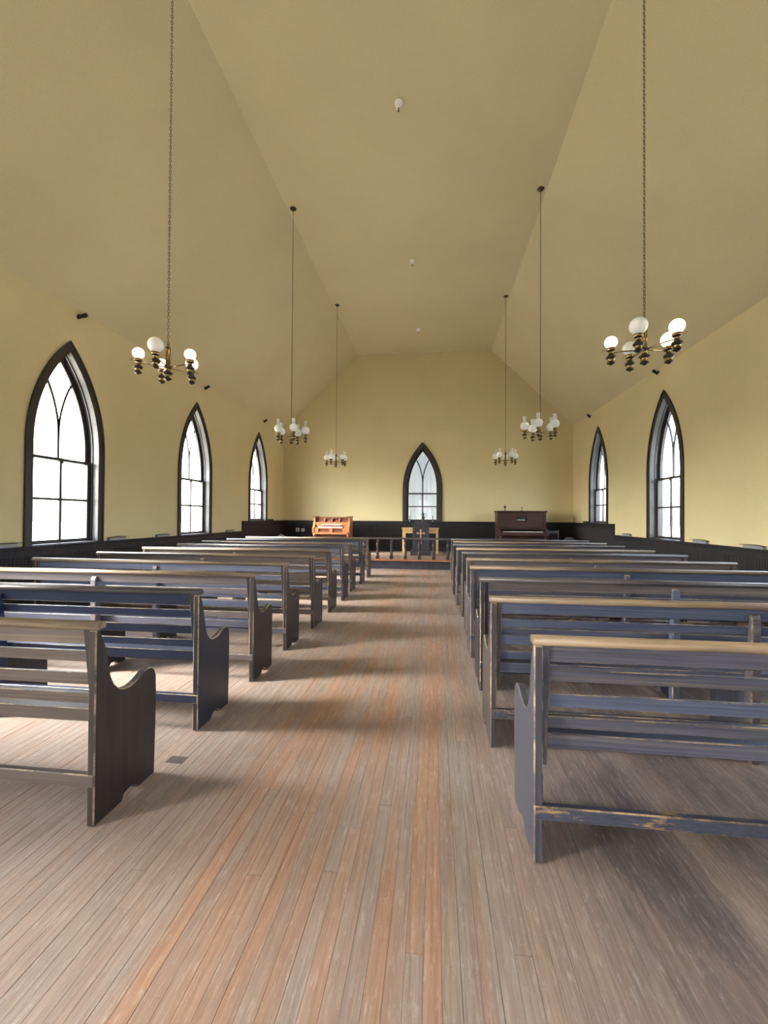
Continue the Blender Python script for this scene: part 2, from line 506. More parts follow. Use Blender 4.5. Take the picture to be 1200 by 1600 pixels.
def ring(mb, f, A, B, d0, d1, mi=0, closed=False):
    n = len(A)
    vs = [f(x, d, z) for d in (d0, d1) for P in (A, B) for x, z in P]
    idx = lambda dd, p, i: dd * 2 * n + p * n + i
    fs = []
    for i in range(n if closed else n - 1):
        j = (i + 1) % n
        fs += [(idx(0, 0, i), idx(0, 0, j), idx(0, 1, j), idx(0, 1, i)), (idx(1, 0, i), idx(1, 1, i), idx(1, 1, j), idx(1, 0, j)),
               (idx(0, 0, i), idx(1, 0, i), idx(1, 0, j), idx(0, 0, j)), (idx(0, 1, i), idx(0, 1, j), idx(1, 1, j), idx(1, 1, i))]
    if not closed:
        for i in (0, n - 1):
            fs.append((idx(0, 0, i), idx(0, 1, i), idx(1, 1, i), idx(1, 0, i)))
    return mb.add(vs, fs, False, mi)

def lbox(mb, f, u0, u1, d0, d1, z0, z1, mi=0):
    vs = [f(u, d, z) for z in (z0, z1) for d in (d0, d1) for u in (u0, u1)]
    return mb.add(vs, [(0, 2, 3, 1), (4, 5, 7, 6), (0, 1, 5, 4), (2, 6, 7, 3), (0, 4, 6, 2), (1, 3, 7, 5)], False, mi)

def lslab(mb, f, pts, d0, d1):
    n = len(pts)
    vs = [f(u, d, z) for d in (d0, d1) for u, z in pts]
    fs = [tuple(range(n)), tuple(range(n, 2 * n))[::-1]] + [(i, (i + 1) % n, n + (i + 1) % n, n + i) for i in range(n)]
    return mb.add(vs, fs)

def strip(mb, f, pts, w, d0, d1):
    """a bar of width w following pts in the wall plane"""
    A, B = [], []
    for i, p in enumerate(pts):
        a = pts[max(0, i - 1)]; b = pts[min(len(pts) - 1, i + 1)]
        t = Vector((b[0] - a[0], b[1] - a[1])).normalized()
        A.append((p[0] - t.y * w / 2, p[1] + t.x * w / 2)); B.append((p[0] + t.y * w / 2, p[1] - t.x * w / 2))
    return ring(mb, f, A, B, d0, d1)

WN = [0]
def make_window(wall, c, zs, label, curtain=False):
    """zs: top of the sill"""
    WN[0] += 1
    f = mapper(wall, c)
    root = link('window_%d' % WN[0], None, kind='structure', loc=f(0, 0, zs), label=label, cat='window')
    off = root.location.copy()
    def part(name, mb, mat, par=None):
        mb.v = [(v[0] - off.x, v[1] - off.y, v[2] - off.z) for v in mb.v]
        return mb.build(name, mat, par or root)
    # casing with raised outer bead
    mb = MB()
    ring(mb, f, arch(0, zs), arch(0.115, zs), -0.022, 0.0)
    ring(mb, f, arch(-0.004, zs), arch(0.028, zs), -0.034, -0.018)
    part('casing', mb, M['trim'])
    mb = MB()
    ring(mb, f, arch(0.104, zs), arch(0.116, zs), -0.012, 0.245)
    ring(mb, f, arch(0.114, zs), arch(0.132, zs), 0.076, 0.092)
    part('jamb', mb, M['jamb'])
    mb = MB(); lbox(mb, f, -0.57, 0.57, -0.02, 0.25, zs - 0.03, zs + 0.012)
    part('sill', mb, M['jamb'])
    gi = 0.195                                   # glass inset
    ghw = 0.68 - gi
    ZM = 2.245
    # upper sash, outer track
    ups = MB()
    ring(ups, f, arch(0.116, ZM - 0.02), arch(gi, ZM - 0.02), 0.150, 0.185)
    lbox(ups, f, -0.562, 0.562, 0.150, 0.185, ZM - 0.025, ZM + 0.025)
    us = part('upper_sash', ups, M['trim'])
    zb, rho = 2.60, 1.667
    def branch(sgn, n=8):
        out = []
        for k in range(n + 1):
            t = math.asin(0.82 / rho) * k / n
            out.append((sgn * rho * (1 - cos(t)), zb + rho * sin(t)))
        return out
    mb = MB()
    lbox(mb, f, -0.020, 0.020, 0.155, 0.180, ZM, zb + 0.24)
    strip(mb, f, branch(-1), 0.037, 0.155, 0.180)
    strip(mb, f, branch(1), 0.037, 0.155, 0.180)
    part('muntin', mb, M['trim'], us)
    # panes of the upper sash
    A = arch(gi, ZM + 0.02)
    half = len(A) // 2
    bx, bz = branch(-1)[-1]
    left = [p for p in A[:half + 1] if p[1] < bz]
    lp = left + branch(-1)[::-1] + [(0, ZM + 0.02)]
    top = branch(-1)[2:] + [p for p in A if p[1] >= bz] + branch(1)[:1:-1]
    for pts in (lp, [(-x, z) for x, z in lp], top):
        part('pane', lslab(MB(), f, pts, 0.166, 0.169), M['glass'], us)
    # lower sash, inner track
    mb = MB()
    lbox(mb, f, -0.562, -ghw, 0.105, 0.140, zs + 0.012, ZM + 0.02)
    lbox(mb, f, ghw, 0.562, 0.105, 0.140, zs + 0.012, ZM + 0.02)
    lbox(mb, f, -0.562, 0.562, 0.104, 0.141, zs + 0.012, zs + 0.06)
    lbox(mb, f, -0.562, 0.562, 0.104, 0.141, ZM - 0.022, ZM + 0.02)
    lbox(mb, f, -0.03, 0.03, 0.095, 0.104, ZM - 0.06, ZM + 0.024)
    ls = part('lower_sash', mb, M['trim'])
    zl = (zs + 0.06 + ZM) / 2
    mb = MB()
    lbox(mb, f, -0.021, 0.021, 0.108, 0.136, zs + 0.05, ZM - 0.02)
    lbox(mb, f, -ghw, ghw, 0.110, 0.134, zl - 0.017, zl + 0.017)
    part('muntin', mb, M['trim'], ls)
    for u0, u1 in ((-ghw, -0.021), (0.021, ghw)):
        for z0, z1 in ((zs + 0.06, zl - 0.017), (zl + 0.017, ZM - 0.022)):
            part('pane', lslab(MB(), f, [(u0, z0), (u1, z0), (u1, z1), (u0, z1)], 0.121, 0.124), M['glass'], ls)
    if curtain:
        mb = MB()
        n, m_ = 60, 2
        vs, fs = [], []
        for k in range(n + 1):
            u = -0.66 + 1.32 * k / n
            d = 0.30 + 0.012 * sin(u * 34 + 1.3 * sin(u * 9)) + 0.006 * sin(u * 71)
            for z in (zs - 0.05, 3.95):
                vs.append(f(u, d, z))
        for k in range(n):
            fs.append((2 * k, 2 * k + 1, 2 * k + 3, 2 * k + 2))
        mb.add(vs, fs, True)
        part('curtain', mb, M['curtain'])
    # daylight portal in the opening (a sampling aid for the sky, gives no light of its own)
    portal(f(0, 0.26, (zs + 3.9) / 2), wall, 1.12, 3.9 - zs)
    return root

def portal(loc, wall, w, h):
    ld = bpy.data.lights.new('window_portal', 'AREA')
    ld.shape = 'RECTANGLE'; ld.size = w; ld.size_y = h
    ld.cycles.is_portal = True
    o = bpy.data.objects.new('window_portal', ld)
    COL.objects.link(o)
    o.location = loc
    rz = {'left': -pi / 2, 'right': pi / 2, 'far': pi, 'back': 0}[wall]
    o.rotation_euler = (pi / 2, 0, rz)
    return o

def wall_mesh(name, wall, outline, holes, th, mat, label):
    """outline & holes as (u,z) lists; u is world y (side walls) or x (end walls)"""
    bm = bmesh.new()
    def P(u, z):
        if wall == 'left': return (XL, u, z)
        if wall == 'right': return (XR, u, z)
        if wall == 'far': return (u, YF, z)
        return (u, YB, z)
    edges = []
    for loop in [outline] + holes:
        vs = [bm.verts.new(P(u, z)) for u, z in loop]
        for i in range(len(vs)):
            edges.append(bm.edges.new((vs[i], vs[(i + 1) % len(vs)])))
    bmesh.ops.triangle_fill(bm, edges=edges, use_beauty=True)
    # drop triangles lying in holes (triangle_fill already leaves them open)
    n = {'left': Vector((-1, 0, 0)), 'right': Vector((1, 0, 0)), 'far': Vector((0, 1, 0)), 'back': Vector((0, -1, 0))}[wall]
    r = bmesh.ops.extrude_face_region(bm, geom=bm.faces[:])
    bmesh.ops.translate(bm, verts=[v for v in r['geom'] if isinstance(v, bmesh.types.BMVert)], vec=n * th)
    bmesh.ops.recalc_face_normals(bm, faces=bm.faces)
    me = bpy.data.meshes.new(name); bm.to_mesh(me); bm.free()
    me.materials.append(mat)
    return link(name, me, kind='structure', label=label, cat='wall')

# ------------------------------------------------------------------ room shell
TH = 0.25
def zsill(y): return ZP if y > YS else ZS
for wall, nm, lab in (('left', 'wall_left', 'mustard plaster side wall with three visible lancet windows, left of the nave'),
                      ('right', 'wall_right', 'mustard plaster side wall with two visible lancet windows, right of the nave')):
    holes = [[(y + u, z) for u, z in arch(0.11, zsill(y) - 0.02)] for y in WIN_Y]
    wall_mesh(nm, wall, [(YB - TH, -0.1), (YF + TH, -0.1), (YF + TH, ZW + 0.06), (YB - TH, ZW + 0.06)], holes, TH, M['wall'], lab)
hexo = [(XL, -0.1), (XR, -0.1), (XR, ZW), (XCR, ZC), (XCL, ZC), (XL, ZW)]
wall_mesh('wall_far', 'far', hexo, [[(XM + u, z) for u, z in arch(0.11, ZP - 0.02)]], TH, M['wall'], 'mustard plaster end wall behind the altar with one lancet window')
DW, DH = 0.95, 2.75
holes = [[(XM - DW, 0.0), (XM + DW, 0.0), (XM + DW, DH), (XM - DW, DH)]]
wall_mesh('wall_back', 'back', hexo, holes, TH, M['wall'], 'mustard plaster entrance wall behind the viewer')
mb = MB()
y0, y1 = YB - TH, YF + TH
t = 0.06
prof = [(XL - TH, ZW - (ZC - ZW) / (XCL - XL) * TH), (XCL, ZC), (XCR, ZC), (XR + TH, ZW - (ZC - ZW) / (XCL - XL) * TH)]
poly = prof + [(x, z + t + 0.1) for x, z in prof[::-1]]
for i in range(3):
    a, b_ = prof[i], prof[i + 1]
    mb.add([(a[0], y0, a[1]), (b_[0], y0, b_[1]), (b_[0], y1, b_[1]), (a[0], y1, a[1]),
            (a[0], y0, a[1] + 0.2), (b_[0], y0, b_[1] + 0.2), (b_[0], y1, b_[1] + 0.2), (a[0], y1, a[1] + 0.2)],
           [(0, 1, 2, 3), (4, 7, 6, 5), (0, 4, 5, 1), (3, 2, 6, 7)])
mb.build('ceiling', M['ceil'], kind='structure', label='mustard plaster ceiling with flat centre and sloping sides', cat='ceiling')

# ------------------------------------------------------------------ floor of narrow boards
fl = MB().box(XL, XR, YB - TH, YF, -0.10, -0.022).build('floor', M['subfloor'], kind='structure', label='worn narrow board floor of the nave, orange and grey', cat='floor')
BWID = 0.0585
boards = []
rows = int((XR - XL) / BWID)
bw = (XR - XL) / rows
rng = random.Random(3)
for r in range(rows):
    x = XL + r * bw
    y = YB - rng.uniform(0, 3.0)
    while y < 11.74:
        ln = rng.uniform(2.4, 4.8)
        a, b_ = max(y, YB), min(y + ln, 11.74)
        if b_ - a > 0.05:
            boards.append((x, x + bw, a, b_, rng.random(), rng.uniform(-0.0006, 0.0006)))
        y += ln
def score(b_):
    xc = (b_[0] + b_[1]) / 2
    s = 0
    for k in range(6):
        yy = b_[2] + (b_[3] - b_[2]) * (k + 0.5) / 6
        if yy < 0.9: continue
        if abs(xc) > yy * 1.0: continue
        vis = 1.0 if (-1.55 < xc < 0.4 or yy < 1.75) else 0.25
        s += vis / yy ** 2 * (b_[3] - b_[2])
    return s
boards.sort(key=score, reverse=True)
def board_mb(b_, mb, ox=0, oy=0):
    x0, x1, ya, yb, tn, dz = b_
    g = 0.0004
    e = 0.0008
    z = dz
    X0, X1, Y0, Y1 = x0 + g - ox, x1 - g - ox, ya + g - oy, yb - g - oy
    vs = [(X0, Y0, -0.02), (X1, Y0, -0.02), (X1, Y1, -0.02), (X0, Y1, -0.02),
          (X0, Y0, z - e), (X1, Y0, z - e), (X1, Y1, z - e), (X0, Y1, z - e),
          (X0 + e, Y0 + e, z), (X1 - e, Y0 + e, z), (X1 - e, Y1 - e, z), (X0 + e, Y1 - e, z)]
    fs = [(0, 1, 5, 4), (1, 2, 6, 5), (2, 3, 7, 6), (3, 0, 4, 7), (4, 5, 9, 8), (5, 6, 10, 9), (6, 7, 11, 10), (7, 4, 8, 11), (8, 9, 10, 11)]
    mb.add(vs, fs)
    return len(fs)
def set_tone(me, tones):
    a = me.attributes.new('tone', 'FLOAT', 'FACE')
    a.data.foreach_set('value', tones)
for b_ in boards[:300]:
    cx, cy = (b_[0] + b_[1]) / 2, (b_[2] + b_[3]) / 2
    mb = MB(); n = board_mb(b_, mb, cx, cy)
    me = mb.mesh('plank', M['floor']); set_tone(me, [b_[4]] * n)
    link('plank', me, fl, (cx, cy, 0))
mb = MB(); tones = []
for b_ in boards[300:]:
    n = board_mb(b_, mb); tones += [b_[4]] * n
me = mb.mesh('planks_beyond', M['floor']); set_tone(me, tones)
link('plank_field', me, fl, kind='stuff')
MB().box(-0.052, 0.052, -0.034, 0.034, -0.004, 0.0018).build('patch', M['patch'], fl, loc=(-1.48, 2.352, 0))

# chancel platform
pf = link('platform', None, loc=(XM, 13.3, 0), kind='structure', label='low wooden chancel platform with orange nosing', cat='platform')
MB().box(XL - XM, XR - XM, 11.75 - 13.3, YF - 13.3, 0.0, PLAT - 0.002).build('riser', M['pulpit'], pf)
MB().box(XL - XM, XR - XM, 11.80 - 13.3, YF - 13.3, PLAT - 0.02, PLAT).build('deck', M['platform'], pf)
MB().box(XL - XM, XR - XM, 11.70 - 13.3, 11.81 - 13.3, PLAT - 0.03, PLAT + 0.003).build('nosing', M['nosing'], pf)
for x in (-1.45, -0.85, -0.25, 0.25):
    MB().box(-0.03, 0.03, -0.03, 0.05, -0.05, 0.0).build('bracket', M['trim'], pf, loc=(x - XM, 11.72 - 13.3, PLAT - 0.03))

# exterior ground
MB().lathe([(150, -0.5), (150, 0.0), (0.0, 0.0)], XM, 7, -0.6, 48).build('ground', M['ground'], kind='structure', label='pale dry ground outside the windows', cat='ground')

# windows
for wall, side in (('left', 'left'), ('right', 'right')):
    for i, y in enumerate(WIN_Y):
        lab = {0: 'lancet window on the %s wall behind the viewer',
               1: 'lancet window beside the front pew, just outside the %s edge of view',
               2: 'nearest lancet window on the %s wall beside the front chandelier',
               3: 'middle lancet window on the %s wall',
               4: 'far lancet window on the %s wall beside the chancel'}[i] % side
        make_window(wall, y, zsill(y), lab)
make_window('far', XM, ZP, 'lancet window with pale curtain above the pulpit on the end wall', curtain=True)
# open entrance door behind the viewer
dr = link('door_1', None, loc=(XM, YB, 0), kind='structure', label='double entrance door behind the viewer with one leaf open', cat='door')
mb = MB()
mb.box(-DW - 0.11, -DW, 0, 0.03, 0, DH + 0.11); mb.box(DW, DW + 0.11, 0, 0.03, 0, DH + 0.11); mb.box(-DW, DW, 0, 0.03, DH, DH + 0.11)
mb.build('casing', M['trim'], dr)
for s in (-1, 1):
    lf = MB().box(-0.02, 0.02, -0.92, 0, 0, DH - 0.02)
    lf.box(-0.032, 0.032, -0.80, -0.52, 0.25, 1.1); lf.box(-0.032, 0.032, -0.42, -0.12, 0.25, 1.1)
    lf.box(-0.032, 0.032, -0.80, -0.52, 1.3, 2.5); lf.box(-0.032, 0.032, -0.42, -0.12, 1.3, 2.5)
    ob = lf.build('door_leaf', M['door'], dr, loc=(s * (DW - 0.04), -TH - 0.02, 0.01))
    if s > 0:                                    # this leaf is shut
        ob.rotation_euler.z = -pi / 2
        ob.location = (DW - 0.02, -TH + 0.04, 0.01)
portal((XM - DW / 2, YB - TH, DH / 2), 'back', DW, DH)

# ------------------------------------------------------------------ wainscot
def wainscot(name, wall, u0, u1, z0, z1, label, skips=()):
    f = {'left': lambda u, d, z: (XL + d, u, z), 'right': lambda u, d, z: (XR - d, u, z), 'far': lambda u, d, z: (u, YF - d, z),
         'back': lambda u, d, z: (u, YB + d, z)}[wall]
    c = f((u0 + u1) / 2, 0, 0)
    root = link(name, None, loc=c, kind='structure', label=label, cat='wainscot')
    g = lambda u, d, z: tuple(a - b for a, b in zip(f(u, d, z), c))
    mb = MB(); lbox(mb, g, u0, u1, 0, 0.052, z1 - 0.028, z1); lbox(mb, g, u0, u1, 0, 0.034, z1 - 0.05, z1 - 0.028)
    bevel(mb.build('cap_rail', M['wains'], root), 0.004)
    mb = MB(); lbox(mb, g, u0, u1, 0, 0.024, z1 - 0.135, z1 - 0.05)
    mb.build('apron', M['wains'], root)
    mb = MB(); lbox(mb, g, u0, u1, 0, 0.026, z0, z0 + 0.14)
    mb.build('base', M['wains'], root)
    # tongue and groove boarding
    pitch = 0.052
    n = max(1, int((u1 - u0) / pitch)); p = (u1 - u0) / n
    vs, fs = [], []
    pr = []
    for k in range(n):
        a = u0 + k * p
        pr += [(a, 0.004), (a + 0.005, 0.016), (a + p * 0.5 - 0.005, 0.016), (a + p * 0.5, 0.011), (a + p * 0.5 + 0.005, 0.016), (a + p - 0.005, 0.016)]
    pr.append((u1, 0.004))
    for u, d in pr:
        vs += [g(u, d, z0 + 0.13), g(u, d, z1 - 0.12)]
    for k in range(len(pr) - 1):
        fs.append((2 * k, 2 * k + 1, 2 * k + 3, 2 * k + 2))
    mb = MB().add(vs, fs)
    mb.build('beadboard', M['wains'], root, kind='stuff')
    return root
wainscot('trim_1', 'left', YB, YS, 0.0, ZS, 'dark beadboard wainscot along the left wall of the nave')
wainscot('trim_2', 'right', YB, YS, 0.0, ZS, 'dark beadboard wainscot along the right wall of the nave')
wainscot('trim_3', 'left', YS, YF, PLAT, ZP, 'taller dark wainscot on the left wall of the chancel')
wainscot('trim_4', 'right', YS, YF, PLAT, ZP, 'taller dark wainscot on the right wall of the chancel')
wainscot('trim_5', 'far', XL, XR, PLAT, ZP, 'dark beadboard wainscot across the end wall behind the altar')
wainscot('trim_6', 'back', XL, XM - DW - 0.11, 0, ZS, 'dark wainscot left of the entrance behind the viewer')
wainscot('trim_7', 'back', XM + DW + 0.11, XR, 0, ZS, 'dark wainscot right of the entrance behind the viewer')
for i, (x, s) in enumerate(((XL, 1), (XR, -1))):
    a, b_ = sorted((x, x + s * 0.055))
    MB().box(a, b_, YS - 0.03, YS + 0.012, ZS - 0.03, ZP + 0.002).build('trim_%d' % (8 + i), M['wains'], kind='structure',
        label='dark end board where the %s wainscot steps up' % ('left', 'right')[i], cat='trim')

# ------------------------------------------------------------------ pews
def back_y(z):   # reclined line of the slats' back faces
    return 0.012 + 0.118 * (0.90 - z)
PROF = [(0.0, 0.0), (0.0, 0.893), (0.030, 0.893), (0.040, 0.862), (0.066, 0.80), (0.083, 0.71), (0.100, 0.648), (0.122, 0.604), (0.152, 0.574), (0.185, 0.560), (0.225, 0.556),
        (0.262, 0.562), (0.300, 0.577), (0.335, 0.593), (0.368, 0.598), (0.400, 0.591), (0.422, 0.572), (0.434, 0.54), (0.438, 0.45), (0.436, 0.28), (0.428, 0.0),
        (0.300, 0.0), (0.286, 0.012), (0.272, 0.026), (0.250, 0.034), (0.220, 0.036), (0.196, 0.028), (0.186, 0.012), (0.182, 0.0)]
def pew_parts():
    P = []
    HL = 1.5
    for s in (-1, 1):
        mb = MB().prism(PROF, 'x', -0.019, 0.019)
        P.append(('end_panel', mb, 'end', (s * (HL - 0.019), 0, 0), 0.006))
    cap = [(-0.014, 0.906), (-0.008, 0.897), (0.050, 0.895), (0.056, 0.903), (0.055, 0.915), (0.046, 0.926), (0.028, 0.932), (0.008, 0.932), (-0.006, 0.927), (-0.014, 0.918)]
    P.append(('cap_rail', MB().prism([(y, z - 0.9) for y, z in cap], 'x', -HL - 0.004, HL + 0.004, smooth=True), 'cap', (0, 0, 0.9), 0))
    for z0, z1 in ((0.822, 0.896), (0.738, 0.791), (0.626, 0.685), (0.534, 0.586), (0.444, 0.508)):
        zc = (z0 + z1) / 2
        pts = []
        for z, d in ((z0, 0), (z1, 0), (z1, 0.015), (z0, 0.015)):
            pts.append((back_y(z) + d - back_y(zc), z - zc))
        P.append(('slat', MB().prism(pts, 'x', -HL + 0.038, HL - 0.038), 'slat', (0, back_y(zc), zc), 0.003))
    for s in (-1, 1):
        pts = [(back_y(0.893) - 0.008, 0.893), (back_y(0.893) + 0.034, 0.893), (back_y(0.37) + 0.034, 0.37), (back_y(0.37) - 0.006, 0.37)]
        P.append(('batten', MB().prism([(y, z - 0.37) for y, z in pts], 'x', -0.015, 0.015), 'end', (s * (HL - 0.038 - 0.0155), 0, 0.37), 0.002))
    # middle post with rounded head, and the panel that carries the seat
    pts = [(back_y(0.0) * 0 + 0.004, 0.0), (-0.012, 0.80), (-0.010, 0.845), (0.0, 0.868), (back_y(0.868) - 0.0005, 0.872), (back_y(0.44) - 0.0005, 0.44), (0.062, 0.40), (0.062, 0.0)]
    P.append(('middle_post', MB().prism(pts, 'x', -0.026, 0.026), 'slat', (0, 0, 0), 0.006))
    P.append(('seat_support', MB().prism([(0.064, 0.0), (0.064, 0.402), (0.090, 0.427), (0.38, 0.427), (0.39, 0.0), (0.29, 0.0), (0.27, 0.03), (0.20, 0.03), (0.18, 0.0)], 'x', -0.017, 0.017), 'end', (0, 0, 0), 0))
    for a, b_ in ((0.100, 0.236), (0.240, 0.380)):
        P.append(('seat_board', MB().box(-HL + 0.038, HL - 0.038, a, b_, -0.012, 0.012), 'seat', (0, 0, 0.439), 0))
    P.append(('foot_rail', MB().box(-HL + 0.001, HL - 0.001, -0.004, 0.030, -0.029, 0.029), 'rail', (0, 0, 0.209), 0.005))
    return P
PARTS = []
for nm, mb, role, loc, bv in pew_parts():
    PARTS.append((nm, mb.mesh('pew_' + nm, [M['pew_grey'], M['edge']]), role, loc, bv))
STY = {'brown': dict(end='end_brown', slat='pew_brown', cap='cap_worn', rail='pew_brown', seat='pew_brown'),
       'blue': dict(end='end_blue', slat='pew_blue', cap='cap_dark', rail='pew_blue', seat='pew_blue'),
       'grey': dict(end='end_grey', slat='pew_grey', cap='cap_worn', rail='rail_chip', seat='pew_blue'),  # seat darker than the slats: shade behind the back put into its colour
       'mix': dict(end='end_brown', slat='pew_grey', cap='cap_worn', rail='pew_grey', seat='pew_blue'),
       'dark': dict(end='end_blue', slat='pew_grey', cap='cap_dark', rail='pew_blue', seat='pew_blue')}
def pew(x, y, rz, sty, label, group):
    root = link('pew', None, loc=(x, y, 0), label=label, cat='pew', group=group)
    root.rotation_euler.z = rz
    for nm, me, role, loc, bv in PARTS:
        o = link(nm, me, root, loc)
        o.material_slots[0].link = 'OBJECT'
        o.material_slots[0].material = M[STY[sty][role]]
        if bv: bevel(o, bv, 1, 1)
    return root
ORD = ['first', 'second', 'third', 'fourth', 'fifth', 'sixth', 'seventh', 'eighth', 'ninth', 'tenth']
LP = [(-1.530, 1.795, 'brown'), (-1.543, 2.677, 'blue'), (-1.534, 3.524, 'mix'), (-1.549, 4.394, 'mix'), (-1.509, 5.286, 'brown'), (-1.526, 6.222, 'brown'),
      (-1.522, 7.126, 'dark'), (-1.546, 7.977, 'mix'), (-1.522, 8.945, 'dark'), (-1.526, 9.914, 'brown')]
RP = [(0.412, 1.836, 'grey'), (0.350, 2.720, 'grey'), (0.378, 3.595, 'dark'), (0.368, 4.420, 'grey'), (0.392, 5.270, 'grey'), (0.400, 6.230, 'dark'),
      (0.362, 7.010, 'grey'), (0.345, 8.010, 'dark'), (0.395, 8.955, 'grey'), (0.388, 9.915, 'dark')]
DESC = {'brown': 'brown worn', 'blue': 'blue-black painted', 'grey': 'blue-grey worn', 'mix': 'dark worn', 'dark': 'dark'}
for i, (x, y, st) in enumerate(LP):
    pew(x - 1.5, y, 0, st, '%s slatted pew left of the aisle, %s' % (DESC[st], 'nearest the camera' if i == 0 else ('nearest the altar rail' if i == 9 else ORD[i] + ' from the camera')), 'pews left of the aisle')
for i, (x, y, st) in enumerate(RP):
    pew(x + 1.5, y, 0, st, '%s slatted pew right of the aisle, %s' % (DESC[st], 'nearest the camera' if i == 0 else ('nearest the altar rail' if i == 9 else ORD[i] + ' from the camera')), 'pews right of the aisle')

# ------------------------------------------------------------------ chandeliers
HANG = 2.785            # height of the lamp tips
FONT = [(0.0, 0.0), (0.030, 0.016), (0.034, 0.020), (0.034, 0.025), (0.026, 0.028), (0.027, 0.050), (0.030, 0.056), (0.041, 0.064), (0.043, 0.072), (0.041, 0.080), (0.030, 0.088),
        (0.022, 0.100), (0.019, 0.112), (0.020, 0.122), (0.030, 0.128), (0.036, 0.134), (0.037, 0.154), (0.033, 0.158), (0.0, 0.158)]
DROP = [(0.0, -0.034), (0.032, -0.016), (0.037, -0.010), (0.037, -0.004), (0.028, 0.0), (0.029, 0.026), (0.034, 0.034), (0.045, 0.042), (0.046, 0.050), (0.030, 0.062),
        (0.020, 0.075), (0.028, 0.090), (0.034, 0.098), (0.034, 0.112), (0.026, 0.120), (0.024, 0.132), (0.019, 0.140), (0.018, 0.275), (0.024, 0.282), (0.026, 0.292),
        (0.020, 0.300), (0.017, 0.314), (0.012, 0.322), (0.006, 0.330), (0.0, 0.332)]
def globe_prof(d, neck=0.02):
    r = d / 2
    a0 = math.asin(min(0.95, neck / r))
    pr = [(neck, -0.004)]
    for k in range(13):
        a = -pi / 2 + a0 + (pi - a0) * k / 12
        pr.append((max(0, r * cos(a)), r * cos(a0) + r * sin(a)))
    pr[-1] = (0.0, pr[-1][1])
    return pr
ME = {}
def banded(prof, name, bands):
    me = MB().lathe(prof, seg=20).mesh(name, [M['brass'], M['brass_dark']])
    for p in me.polygons:
        if any(a <= p.center.z <= b for a, b in bands): p.material_index = 1
    return me
ME['font'] = banded(FONT, 'font', ((-1, 0.027), (0.057, 0.086), (0.124, 0.140)))
ME['drop'] = banded(DROP, 'column', ((-1, -0.001), (0.030, 0.060), (0.092, 0.114), (0.285, 0.302)))
mb = MB()
for k in range(6):
    a = 2 * pi * k / 6
    mb.tube([(0.019 * cos(a), 0.019 * sin(a), 0.138), (0.019 * cos(a), 0.019 * sin(a), 0.278)], 0.0045, 6)
ME['ribs'] = mb.mesh('column_rib', M['brass'])
mb = MB()   # key of a burner: stem and small wheel
mb.tube([(0.030, 0, 0.14), (0.055, 0, 0.14)], 0.0022, 6)
mb.tube([(0.064 + 0.009 * cos(2 * pi * k / 10), 0, 0.14 + 0.009 * sin(2 * pi * k / 10)) for k in range(10)], 0.0018, 5, closed=True)
ME['key'] = mb.mesh('key', M['brass'])
RAD = 0.258
mb = MB().tube([(0.028, 0, 0.105), (0.10, 0, 0.110), (0.18, 0, 0.116), (RAD - 0.018, 0, 0.112)], 0.0055, 8)
ME['arm'] = mb.mesh('arm', M['brass'])
CH0, CH1 = HANG + 0.335, ZC - 0.045
mb = MB()
L_ = 0.046
pitch = 0.0315
n = int((CH1 - CH0) / pitch)
pitch = (CH1 - CH0) / n
for k in range(n):
    zc = CH0 + (k + 0.5) * pitch - HANG
    pts = []
    for q in range(8):
        a = 2 * pi * q / 8
        u, v = 0.0088 * cos(a), (L_ / 2 - 0.004) * sin(a)
        tw = 0.5 + (k % 2) * pi / 2
        pts.append((u * cos(tw), u * sin(tw), zc + v))
    mb.tube(pts, 0.0027, 5, closed=True)
ME['chain'] = mb.mesh('chain', M['chain'])
ME['hook'] = MB().tube([(0.014 * cos(2 * pi * q / 12), 0, 0.342 + 0.014 * sin(2 * pi * q / 12)) for q in range(12)], 0.003, 6, closed=True).mesh('hook', M['brass_dark'])
ME['canopy'] = MB().lathe([(0.0, -0.055), (0.012, -0.050), (0.014, -0.035), (0.030, -0.028), (0.055, -0.014), (0.062, 0.0), (0.0, 0.0)], seg=20).mesh('canopy', M['brass_dark'])
ME['chimney'] = MB().lathe([(0.026, 0.0), (0.027, 0.02), (0.027, 0.088), (0.029, 0.092), (0.0265, 0.092), (0.0245, 0.088), (0.0245, 0.0)], seg=16).mesh('chimney', M['chimney'])
GL = {}
def globe(d, mat):
    if (d, mat) not in GL:
        GL[(d, mat)] = MB().lathe(globe_prof(d), seg=24).mesh('globe', M[mat])
    return GL[(d, mat)]
def chandelier(x, y, a0, lamps, label, group):
    root = link('chandelier', None, loc=(x, y, HANG), label=label, cat='chandelier', group=group)
    link('column', ME['drop'], root)['label'] = 'aged brass central column'
    link('column_rib', ME['ribs'], root)
    link('hook', ME['hook'], root)
    link('chain', ME['chain'], root, kind='stuff')
    link('canopy', ME['canopy'], root, (0, 0, ZC - HANG))
    for k, (d, mat, ch) in enumerate(lamps):
        a = radians(a0 + 72 * k)
        ar = link('arm', ME['arm'], root); ar.rotation_euler.z = a
        p = (RAD * cos(a), RAD * sin(a), 0)
        fo = link('font', ME['font'], root, p)
        ky = link('key', ME['key'], fo); ky.rotation_euler.z = a
        go = link('globe', globe(d, mat), root, (p[0], p[1], 0.158))
        if ch:
            link('chimney', ME['chimney'], go, (0, 0, d * 0.97))
    return root
U, T = 'milk', 'lit'
YC = (3.95, 7.64, 11.28)
CXL, CXR = -2.63, 1.81
fr = [(0.148, 'frost', True)] * 5
